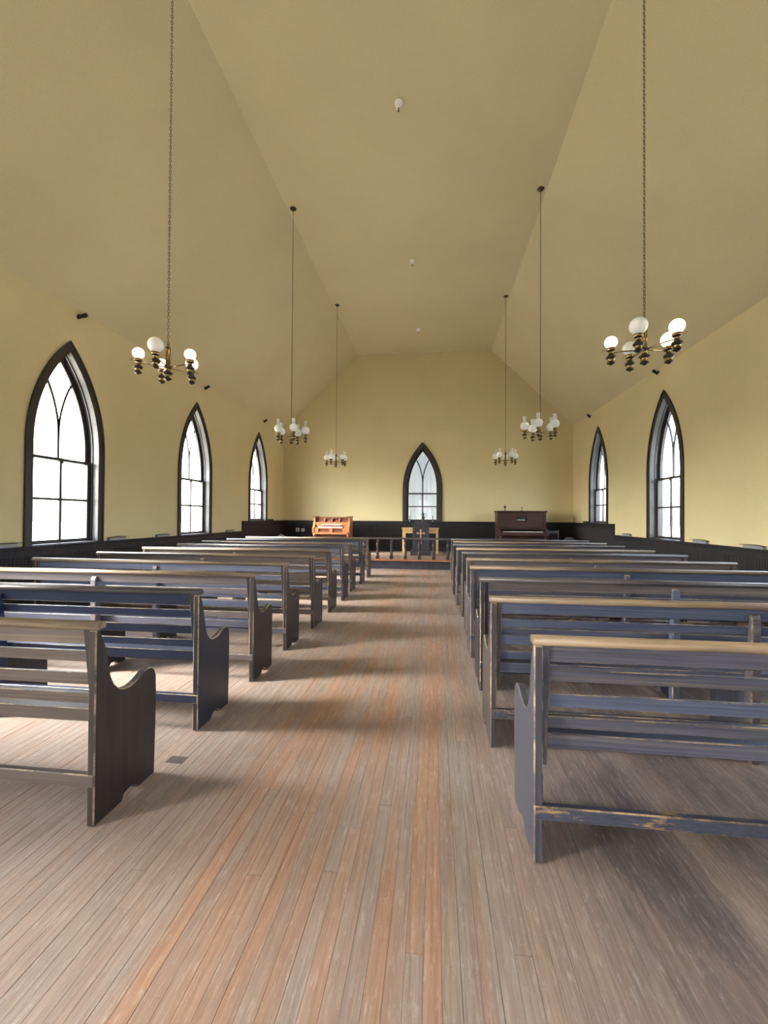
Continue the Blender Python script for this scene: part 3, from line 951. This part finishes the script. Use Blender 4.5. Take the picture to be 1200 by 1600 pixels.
# lamp angles: 0 = +x, 90 = away from the camera
chandelier(CXR, YC[0], 20, [(0.130, T, 0), (0.128, U, 0), (0.108, T, 0), (0.142, U, 0), (0.118, T, 0)], 'lit five-lamp brass chandelier nearest the camera on the right', 'front chandeliers')
chandelier(CXL, YC[0], 64, [(0.125, T, 0), (0.108, T, 0), (0.108, T, 0), (0.142, U, 0), (0.108, T, 0)], 'lit five-lamp brass chandelier nearest the camera on the left', 'front chandeliers')
chandelier(CXL, YC[1], 10, fr, 'unlit brass chandelier with frosted chimneys, middle of the left row', 'chandeliers with frosted chimneys')
chandelier(CXR, YC[1], 34, fr, 'unlit brass chandelier with frosted chimneys, middle of the right row', 'chandeliers with frosted chimneys')
chandelier(CXL, YC[2], 36, fr, 'unlit brass chandelier with frosted chimneys, farthest of the left row', 'chandeliers with frosted chimneys')
chandelier(CXR, YC[2], 10, fr, 'unlit brass chandelier with frosted chimneys, farthest of the right row', 'chandeliers with frosted chimneys')

# ------------------------------------------------------------------ ceiling sprinklers
for i, y in enumerate((5.82, 9.48, 12.98)):
    r = link('sprinkler', None, loc=(-0.515, y, ZC), label='small white ceiling sprinkler, %s' % ('nearest the camera', 'middle of three', 'farthest of three')[i], cat='sprinkler', group='ceiling sprinklers')
    MB().lathe([(0.0, -0.085), (0.030, -0.083), (0.040, -0.06), (0.058, -0.02), (0.062, 0.0), (0.0, 0.0)], seg=18).build('cup', M['white'], r)
    MB().lathe([(0.0, -0.125), (0.014, -0.123), (0.014, -0.119), (0.006, -0.117), (0.007, -0.095), (0.012, -0.083), (0.0, -0.083)], seg=12).build('head', M['iron'], r)

# unidentified dark wall fittings near the ceiling; they give no light
for wall, ys in (('left', (5.92, 9.54, 13.07)), ('right', (9.43, 13.29))):
    s = 1 if wall == 'left' else -1
    X = XL if wall == 'left' else XR
    for i, y in enumerate(ys):
        where = {'left': ('above the nearest left window', 'above the middle left window', 'above the far left window'), 'right': ('above the nearer right window', 'above the far right window')}[wall][i]
        r = link('fitting', None, loc=(X, y, 4.455), label='small dark metal spotlight on the wall ' + where, cat='fitting', group='wall fittings')
        MB().lathe([(0.0, 0.0), (0.03, 0.0), (0.03, 0.012), (0.0, 0.012)], seg=14).build('base', M['iron'], r).rotation_euler = (0, s * pi / 2, 0)
        MB().tube([(0.0, 0, 0), (s * 0.055, 0.0, 0.0)], 0.008, 8).build('bracket', M['iron'], r)
        MB().tube([(s * 0.06, -0.075, -0.055), (s * 0.06, 0.015, 0.012), (s * 0.06, 0.025, 0.018), (s * 0.06, 0.07, 0.05)],
                  [0.024, 0.022, 0.031, 0.034], 12).build('housing', M['iron'], r)

# ------------------------------------------------------------------ books on the wainscot ledges
def book(x, y, z, ln, h, lab, s, dark=False):
    r = link('hymn_book', None, loc=(x, y, z), label=lab, cat='book', group='books on the wainscot ledges')
    MB().prism([(-ln / 2, 0), (ln / 2 * 0.86, 0), (ln / 2 * 0.80, h * 0.86), (-ln / 2, h * 0.72)], 'x', -0.022, 0.022).build('pages', M['iron' if dark else 'grey_pages'], r)
    top = []
    for k in range(9):
        u = -ln / 2 - 0.01 + (ln + 0.05) * k / 8
        zz = h * (0.74 + 0.30 * sin(pi * min(1, k / 9.0)) ** 0.8)
        top.append((u, zz))
    pts = top + [(u, zz + 0.006) for u, zz in top[::-1]]
    MB().prism(pts, 'x', -0.026, 0.026).build('cover', M['iron'], r)
    return r
for y, h, w in ((4.80, 0.055, 'left of the nearest left window'), (6.76, 0.055, 'just past the nearest left window'), (8.00, 0.05, 'before the middle left window'),
                (10.83, 0.05, 'past the middle left window')):
    book(XL + 0.03, y, ZS, 0.42, h, 'grey book lying on the wainscot ledge ' + w, 1)
book(XL + 0.03, 13.66, ZP, 0.36, 0.045, 'dark book on the ledge past the far left window', 1, True)
for y, h, w in ((6.75, 0.05, 'at the right edge of view'), (8.00, 0.06, 'before the nearer right window'), (10.83, 0.055, 'past the nearer right window')):
    book(XR - 0.03, y, ZS, 0.42, h, 'grey book lying on the wainscot ledge ' + w, -1)
book(XR - 0.03, 13.62, ZP, 0.36, 0.045, 'dark book on the ledge past the far right window', -1, True)

# ------------------------------------------------------------------ communion rail
RY = 11.86
cr = link('communion_rail', None, loc=(XM, RY, PLAT), label='dark communion rail with turned balusters along the platform edge', cat='railing')
bevel(MB().box(-3.3, 3.3, -0.055, 0.055, 0.555, 0.60).build('handrail', M['cap_dark'], cr), 0.01, 2)
BAL = [(0.030, 0.10), (0.020, 0.112), (0.026, 0.13), (0.032, 0.16), (0.028, 0.20), (0.018, 0.235), (0.024, 0.25), (0.018, 0.265), (0.022, 0.30), (0.030, 0.36), (0.032, 0.40),
       (0.024, 0.44), (0.017, 0.465), (0.026, 0.475), (0.026, 0.485)]
mb = MB().lathe([(r * 1.4, z) for r, z in BAL], seg=14); mb.box(-0.044, 0.044, -0.044, 0.044, 0.0, 0.10); mb.box(-0.040, 0.040, -0.040, 0.040, 0.485, 0.555)
bme = mb.mesh('baluster', M['end_brown'])
for k in range(-8, 9):
    link('baluster', bme, cr, (-0.40 + 0.388 * k - XM, 0, 0)) if abs(-0.40 + 0.388 * k - XM) < 3.3 else None

# ------------------------------------------------------------------ pulpit with cross
PX, PY = -0.41, 13.36
pu = link('pulpit', None, loc=(PX, PY, PLAT), label='dark grey pulpit with a pale budded cross on its front', cat='pulpit')
bevel(MB().box(-0.32, 0.32, -0.22, 0.20, 0.0, 0.14).build('plinth', M['pulpit'], pu), 0.012)
MB().box(-0.25, 0.25, -0.17, 0.17, 0.14, 0.92).build('body', M['pulpit'], pu)
mb = MB()
mb.box(-0.25, -0.155, -0.186, -0.17, 0.16, 0.92); mb.box(0.155, 0.25, -0.186, -0.17, 0.16, 0.92)
mb.box(-0.155, 0.155, -0.186, -0.17, 0.84, 0.92); mb.box(-0.155, 0.155, -0.186, -0.17, 0.16, 0.26)
mb.build('front_frame', M['pulpit'], pu)
bevel(MB().box(-0.295, 0.295, -0.225, 0.21, 0.92, 0.955).build('cornice', M['pulpit'], pu), 0.008)
bevel(MB().box(-0.205, 0.205, -0.15, 0.15, 0.955, 1.03).build('desk', M['pulpit'], pu), 0.006)
mb = MB()
zc = 0.68
mb.box(-0.017, 0.017, -0.188, -0.170, zc - 0.30, zc + 0.09); mb.box(-0.10, 0.10, -0.188, -0.170, zc - 0.017, zc + 0.017)
def bud(x, z, dx, dz):
    for ux, uz in ((0.022 * dx, 0.022 * dz), (0.018 * dz, 0.018 * dx), (-0.018 * dz, -0.018 * dx)):
        pts = [(x + ux + 0.016 * cos(2 * pi * k / 10), z + uz + 0.016 * sin(2 * pi * k / 10)) for k in range(10)]
        mb.prism(pts, 'y', -0.189, -0.170)
bud(0.10, zc, 1, 0); bud(-0.10, zc, -1, 0); bud(0, zc + 0.09, 0, 1); bud(0, zc - 0.30, 0, -1)
tag(mb.build('cross', M['gold'], pu), 'pale gold budded cross')

# pitcher on the pulpit
pt = link('pitcher', None, loc=(-0.345, 13.36, PLAT + 1.03), label='tall pewter pitcher standing on the pulpit', cat='pitcher')
MB().lathe([(0.0, 0.0), (0.055, 0.0), (0.055, 0.012), (0.036, 0.03), (0.034, 0.045), (0.046, 0.09), (0.047, 0.14), (0.036, 0.19), (0.032, 0.215), (0.040, 0.245), (0.035, 0.25), (0.028, 0.22), (0.0, 0.20)], seg=18).build('body', M['dark_pewter'], pt)
MB().lathe([(0.040, 0.246), (0.030, 0.26), (0.012, 0.272), (0.010, 0.285), (0.013, 0.293), (0.0, 0.30)], seg=14).build('lid', M['dark_pewter'], pt)
MB().tube([(-0.034, 0, 0.21), (-0.055, 0, 0.235), (-0.075, 0, 0.265)], [0.012, 0.010, 0.005], 8).build('spout', M['dark_pewter'], pt)
MB().tube([(0.036, 0, 0.235), (0.065, 0, 0.262), (0.095, 0, 0.255), (0.105, 0, 0.225), (0.09, 0, 0.18), (0.068, 0, 0.14), (0.055, 0, 0.11), (0.044, 0, 0.10)], 0.006, 8).build('handle', M['dark_pewter'], pt)
for x, w in ((-0.845, 'left'), (-0.05, 'right')):
    cs = link('candlestick', None, loc=(x, YF - 0.028, ZP + 0.002), label='small glass candlestick on the altar window ledge, %s of the pitcher' % w, cat='candlestick', group='altar window candlesticks')
    MB().lathe([(0.0, 0.0), (0.026, 0.0), (0.026, 0.006), (0.010, 0.018), (0.006, 0.03), (0.0, 0.03)], seg=14).build('foot', M['frost'], cs)
    MB().lathe([(0.006, 0.03), (0.006, 0.05), (0.016, 0.062), (0.017, 0.075), (0.006, 0.088), (0.006, 0.105), (0.014, 0.115), (0.006, 0.128), (0.006, 0.148), (0.018, 0.156), (0.018, 0.182), (0.0, 0.182)], seg=12).build('stem', M['iron'], cs)

# communion table
TY = 13.98
tb = link('communion_table', None, loc=(-0.44, TY, PLAT), label='pale pine communion table standing behind the pulpit', cat='table')
bevel(MB().box(-0.60, 0.60, -0.26, 0.26, 0.80, 0.83).build('top', M['pine'], tb), 0.005)
mb = MB(); mb.box(-0.56, 0.56, -0.235, -0.21, 0.66, 0.80); mb.box(-0.56, 0.56, 0.21, 0.235, 0.66, 0.80); mb.box(-0.555, -0.53, -0.21, 0.21, 0.66, 0.80); mb.box(0.53, 0.555, -0.21, 0.21, 0.66, 0.80)
mb.build('apron', M['pine'], tb)
lm = MB().box(-0.038, 0.038, -0.038, 0.038, 0.0, 0.80).mesh('leg', M['pine'])
for sx in (-1, 1):
    for sy in (-1, 1):
        link('leg', lm, tb, (sx * 0.535, sy * 0.205, 0))

M['carved'] = mat_plain('carved_letters', srgb(176, 128, 84), 0.6)
fc = bpy.data.curves.new('carved_lettering', 'FONT')
fc.body = 'IN REMEMBRANCE'; fc.size = 0.105; fc.align_x = 'CENTER'; fc.align_y = 'CENTER'; fc.extrude = 0.0015; fc.space_character = 1.12
fc.materials.append(M['carved'])
tmp = bpy.data.objects.new('lettering_curve', fc)
lme = bpy.data.meshes.new_from_object(tmp)
bpy.data.objects.remove(tmp)
lt = link('lettering', lme, tb, (0, -0.2358, 0.73)); lt.rotation_euler = (pi / 2, 0, 0)
lt['label'] = 'faint carved lettering on the apron'

# ------------------------------------------------------------------ reed organ (left)
og = link('reed_organ', None, loc=(-3.36, 13.78, PLAT), label='golden oak reed organ with white keys in the chancel', cat='organ')
HWO = 0.62
side = [(0.0, 0.0), (0.0, 0.10), (0.07, 0.16), (0.07, 0.56), (-0.06, 0.62), (-0.08, 0.66), (-0.08, 0.80), (0.0, 0.86), (0.02, 0.92), (0.07, 1.0), (0.07, 1.16), (0.50, 1.16), (0.50, 0.0)]
for s in (-1, 1):
    bevel(MB().prism(side, 'x', -0.035, 0.035).build('side_panel', M['oak'], og, loc=(s * (HWO - 0.035), 0, 0)), 0.006)
    MB().box(-0.06, 0.06, 0.03, 0.52, 1.16, 1.185).build('side_cap', M['oak_dark'], og, loc=(s * (HWO - 0.035), 0, 0))
    MB().lathe([(0.03, 0.0), (0.036, 0.03), (0.022, 0.08), (0.034, 0.20), (0.038, 0.34), (0.022, 0.52), (0.034, 0.56), (0.034, 0.62), (0.0, 0.62)], seg=14).build('front_leg', M['oak'], og, loc=(s * (HWO - 0.055), -0.05, 0))
i0, i1 = -HWO + 0.07, HWO - 0.07
MB().box(i0, i1, 0.44, 0.48, 0.06, 1.16).build('back_panel', M['oak_dark'], og)
MB().box(i0, i1, 0.14, 0.16, 0.06, 0.60).build('knee_panel', M['oak_dark'], og)
mb = MB()
mb.box(i0, i1, -0.09, 0.02, 0.60, 0.655)
mb.build('key_slip', M['oak'], og)
mb = MB()
mb.box(i0, i1, -0.06, -0.03, 0.77, 0.80); mb.box(i0, i0 + 0.13, -0.06, -0.03, 0.655, 0.77); mb.box(i1 - 0.16, i1, -0.06, -0.03, 0.655, 0.77); mb.box(-0.05, 0.05, -0.06, -0.03, 0.655, 0.77)
mb.build('fascia', M['oak'], og)
MB().box(i0, i1, -0.03, -0.01, 0.655, 0.80).build('recess_panel', M['oak_dark'], og)
MB().box(i0, i1, -0.03, 0.44, 0.79, 0.81).build('keybed', M['oak'], og)
mb = MB()
nk = 36; kw = 0.80 / nk
for k in range(nk):
    mb.box(-0.42 + k * kw + 0.0008, -0.42 + (k + 1) * kw - 0.0008, -0.07, 0.06, 0.81, 0.842)
mb.build('white_keys', M['ivory'], og, kind='stuff')
mb = MB()
for k in range(nk - 1):
    if k % 7 not in (2, 6):
        x = -0.42 + (k + 1) * kw; mb.box(x - 0.006, x + 0.006, -0.02, 0.06, 0.842, 0.854)
mb.build('black_keys', M['ebony'], og, kind='stuff')
MB().box(i0, i1, 0.06, 0.10, 0.80, 0.98).build('stop_board', M['oak'], og)
sm_ = MB().lathe([(0.0, 0.0), (0.012, 0.0), (0.008, 0.02), (0.016, 0.028), (0.016, 0.04), (0.0, 0.042)], seg=12).mesh('stop_knob', M['ivory'])
for k in range(14):
    o = link('stop_knob', sm_, og, (-0.32 + k * 0.05, 0.06, 0.91)); o.rotation_euler.x = pi / 2
mb = MB()
mb.box(i0, i1, 0.08, 0.14, 0.96, 0.99); mb.box(i0, i1, 0.10, 0.14, 1.125, 1.165)
mb.build('desk_rail', M['oak'], og)
for x in (-0.25, 0.0, 0.25):
    MB().prism([(-0.03, 0.99), (0.0, 0.99), (0.03, 1.125), (0.0, 1.125)], 'y', 0.10, 0.13).build('desk_bar', M['oak'], og, loc=(x, 0, 0))
MB().box(i0, i1, 0.14, 0.15, 0.98, 1.14).build('desk_backing', M['oak_dark'], og)
MB().box(i0, i1, 0.10, 0.48, 1.14, 1.16).build('lid', M['oak'], og)

# ------------------------------------------------------------------ upright piano (right)
pn_ = link('upright_piano', None, loc=(2.755, 14.02, PLAT), label='dark mahogany upright player piano in the chancel', cat='piano')
PW = 0.745
for s in (-1, 1):
    MB().box(-0.03, 0.03, -0.03, 0.60, 0.0, 1.35).build('side_panel', M['mahog'], pn_, loc=(s * (PW - 0.03), 0, 0))
    bevel(MB().prism([(-0.30, 0.60), (-0.30, 0.76), (-0.26, 0.82), (0.0, 0.82), (0.0, 0.58)], 'x', -0.035, 0.035).build('key_cheek', M['mahog'], pn_, loc=(s * (PW - 0.035), 0, 0)), 0.01)
    MB().lathe([(0.04, 0.0), (0.04, 0.05), (0.026, 0.10), (0.034, 0.30), (0.040, 0.50), (0.028, 0.56), (0.040, 0.60), (0.0, 0.60)], seg=12).build('leg', M['mahog'], pn_, loc=(s * (PW - 0.06), -0.24, 0))
bevel(MB().box(-PW - 0.035, PW + 0.035, -0.06, 0.62, 1.35, 1.395).build('lid', M['mahog'], pn_), 0.008)
p0, p1 = -PW + 0.06, PW - 0.06
WX0, WX1, WZ0, WZ1 = -0.17, 0.17, 1.06, 1.21
mb = MB()
mb.box(p0, WX0, 0.0, 0.03, 0.90, 1.35); mb.box(WX1, p1, 0.0, 0.03, 0.90, 1.35); mb.box(WX0, WX1, 0.0, 0.03, WZ1, 1.35); mb.box(WX0, WX1, 0.0, 0.03, 0.90, WZ0)
mb.build('upper_panel', M['mahog'], pn_)
mb = MB()
mb.box(p0, p1, -0.012, 0.0, 1.31, 1.35); mb.box(p0, p1, -0.012, 0.0, 0.90, 0.93); mb.box(p0, p0 + 0.05, -0.012, 0.0, 0.93, 1.31); mb.box(p1 - 0.05, p1, -0.012, 0.0, 0.93, 1.31)
mb.build('panel_moulding', M['mahog'], pn_)
MB().box(WX0, WX1, 0.08, 0.10, WZ0, WZ1).build('player_recess', M['ebony'], pn_)
o = MB().tube([(WX0 + 0.01, 0.05, 1.105), (WX1 - 0.04, 0.05, 1.105)], 0.012, 10).build('paper_roll', M['ivory'], pn_)
MB().tube([(WX0 + 0.01, 0.05, 1.165), (WX1 - 0.01, 0.05, 1.165)], 0.016, 10).build('take_up_spool', M['pewter'], pn_)
MB().box(p0, p1, -0.02, 0.0, 0.80, 0.90).build('fallboard', M['mahog'], pn_)
bevel(MB().box(p0, p1, -0.06, -0.02, 0.855, 0.875).build('fallboard_lip', M['mahog'], pn_), 0.004)
MB().box(p0, p1, -0.29, 0.0, 0.62, 0.70).build('keybed', M['mahog'], pn_)
MB().box(p0, p1, -0.30, -0.27, 0.62, 0.725).build('key_slip', M['mahog'], pn_)
mb = MB()
nk = 52; kw = 1.20 / nk
for k in range(nk):
    mb.box(-0.60 + k * kw + 0.0008, -0.60 + (k + 1) * kw - 0.0008, -0.265, -0.06, 0.70, 0.742)
mb.build('white_keys', M['ivory'], pn_, kind='stuff')
mb = MB()
for k in range(nk - 1):
    if k % 7 not in (1, 4):
        x = -0.60 + (k + 1) * kw; mb.box(x - 0.006, x + 0.006, -0.19, -0.06, 0.742, 0.754)
mb.build('black_keys', M['ebony'], pn_, kind='stuff')
MB().box(p0, p1, 0.02, 0.04, 0.05, 0.62).build('lower_panel', M['mahog'], pn_)
MB().box(p0, p1, -0.02, 0.58, 0.0, 0.06).build('bottom_board', M['mahog'], pn_)
MB().box(p0, p1, 0.56, 0.58, 0.06, 1.35).build('back', M['mahog'], pn_)

TOPP = PLAT + 1.395
gb = link('goblet', None, loc=(2.27, 14.2, TOPP), label='dark metal goblet on top of the piano', cat='goblet')
MB().lathe([(0.0, 0.0), (0.036, 0.0), (0.034, 0.008), (0.010, 0.02), (0.009, 0.055), (0.016, 0.062), (0.009, 0.07), (0.0, 0.07)], seg=14).build('foot', M['iron'], gb)
MB().lathe([(0.008, 0.07), (0.028, 0.085), (0.036, 0.12), (0.038, 0.16), (0.034, 0.16), (0.03, 0.12), (0.0, 0.09)], seg=14).build('bowl', M['iron'], gb)
fg = link('crucifix', None, loc=(2.80, 14.2, TOPP), label='small pale standing crucifix on top of the piano', cat='crucifix')
MB().lathe([(0.0, 0.0), (0.035, 0.0), (0.03, 0.012), (0.012, 0.02), (0.0, 0.02)], seg=12).build('foot', M['iron'], fg)
mb = MB().box(-0.008, 0.008, -0.006, 0.006, 0.018, 0.135); mb.box(-0.04, 0.04, -0.006, 0.006, 0.088, 0.104)
mb.build('cross', M['pewter'], fg)

# chair beside the piano
chx = link('spindle_chair', None, loc=(3.695, 13.70, PLAT), label='dark wooden chair with ladder back beside the piano', cat='chair')
bevel(MB().box(-0.16, 0.16, -0.19, 0.19, 0.43, 0.46).build('seat', M['mahog'], chx), 0.01)
for sx in (-1, 1):
    MB().tube([(sx * 0.145, -0.18, 0), (sx * 0.135, -0.165, 0.43)], [0.014, 0.018], 8).build('leg', M['mahog'], chx)
    MB().tube([(sx * 0.145, 0.20, 0), (sx * 0.135, 0.165, 0.43)], [0.014, 0.018], 8).build('leg', M['mahog'], chx)
    MB().tube([(sx * 0.145, 0.17, 0.46), (sx * 0.148, 0.21, 0.80)], 0.016, 8).build('back_post', M['cap_dark'], chx)
for z in (0.52, 0.58, 0.64):
    MB().tube([(-0.148, 0.18 + (z - 0.46) * 0.12, z), (0.148, 0.18 + (z - 0.46) * 0.12, z)], 0.010, 8).build('ladder_rung', M['mahog'], chx)
bevel(MB().box(-0.165, 0.165, 0.19, 0.215, 0.68, 0.775).build('top_rail', M['cap_dark'], chx), 0.008)

# round stool right, cloth heap left
st = link('round_stool', None, loc=(4.16, 13.82, PLAT), label='dark round cushioned stool by the right chancel wall', cat='stool')
MB().lathe([(0.0, 0.48), (0.15, 0.48), (0.16, 0.50), (0.15, 0.54), (0.10, 0.572), (0.0, 0.585)], seg=24).build('cushion', M['dark_cloth'], st)
for k in range(4):
    a = pi / 4 + k * pi / 2
    MB().tube([(0.15 * cos(a), 0.15 * sin(a), 0), (0.11 * cos(a), 0.11 * sin(a), 0.48)], [0.016, 0.02], 8).build('leg', M['mahog'], st)
cl = link('side_stool', None, loc=(-5.08, 13.8, PLAT), label='small dark square stool by the left chancel wall', cat='stool')
bevel(MB().box(-0.16, 0.16, -0.16, 0.16, 0.46, 0.50).build('seat', M['mahog'], cl), 0.008)
for sx in (-1, 1):
    for sy in (-1, 1):
        MB().box(-0.018, 0.018, -0.018, 0.018, 0, 0.46).build('leg', M['mahog'], cl, loc=(sx * 0.13, sy * 0.13, 0))
hp = MB()
vs, fs = [], []
rr = random.Random(5)
for i in range(7):
    for k in range(20):
        a = 2 * pi * k / 20
        r = 0.13 * (1 - i / 6.0) ** 0.8 * (1 + 0.14 * sin(3 * a + 1) + 0.10 * sin(5 * a))
        vs.append((r * cos(a), r * sin(a), 0.09 * (i / 6.0) ** 0.9 + 0.006 * sin(4 * a + i)* (i > 0)))
for i in range(6):
    for k in range(20):
        k2 = (k + 1) % 20
        fs.append((i * 20 + k, i * 20 + k2, (i + 1) * 20 + k2, (i + 1) * 20 + k))
fs.append(tuple(range(20))[::-1])
hp.add(vs, fs, True)
hp.build('folded_cloth', M['grey_cloth'], loc=(-5.08, 13.8, PLAT + 0.50), label='grey crumpled cloth heaped on the small left stool', cat='cloth')

# sockets on the end wall wainscot
for x, z, w, nm, lab in ((-4.85, 0.95, 0.135, 'wall_switch', 'square white switch plate on the end wall wainscot'), (-4.655, 0.945, 0.115, 'wall_socket', 'small white socket plate with dark centre on the wainscot')):
    r = link(nm, None, loc=(x, YF - 0.017, z), label=lab, cat='socket')
    bevel(MB().box(-w / 2, w / 2, -0.012, 0.0, -w / 2, w / 2).build('plate', M['white'], r), 0.004)
    MB().box(-w * 0.2, w * 0.2, -0.018, -0.010, -w * 0.2, w * 0.2).build('insert', M['pewter'], r)
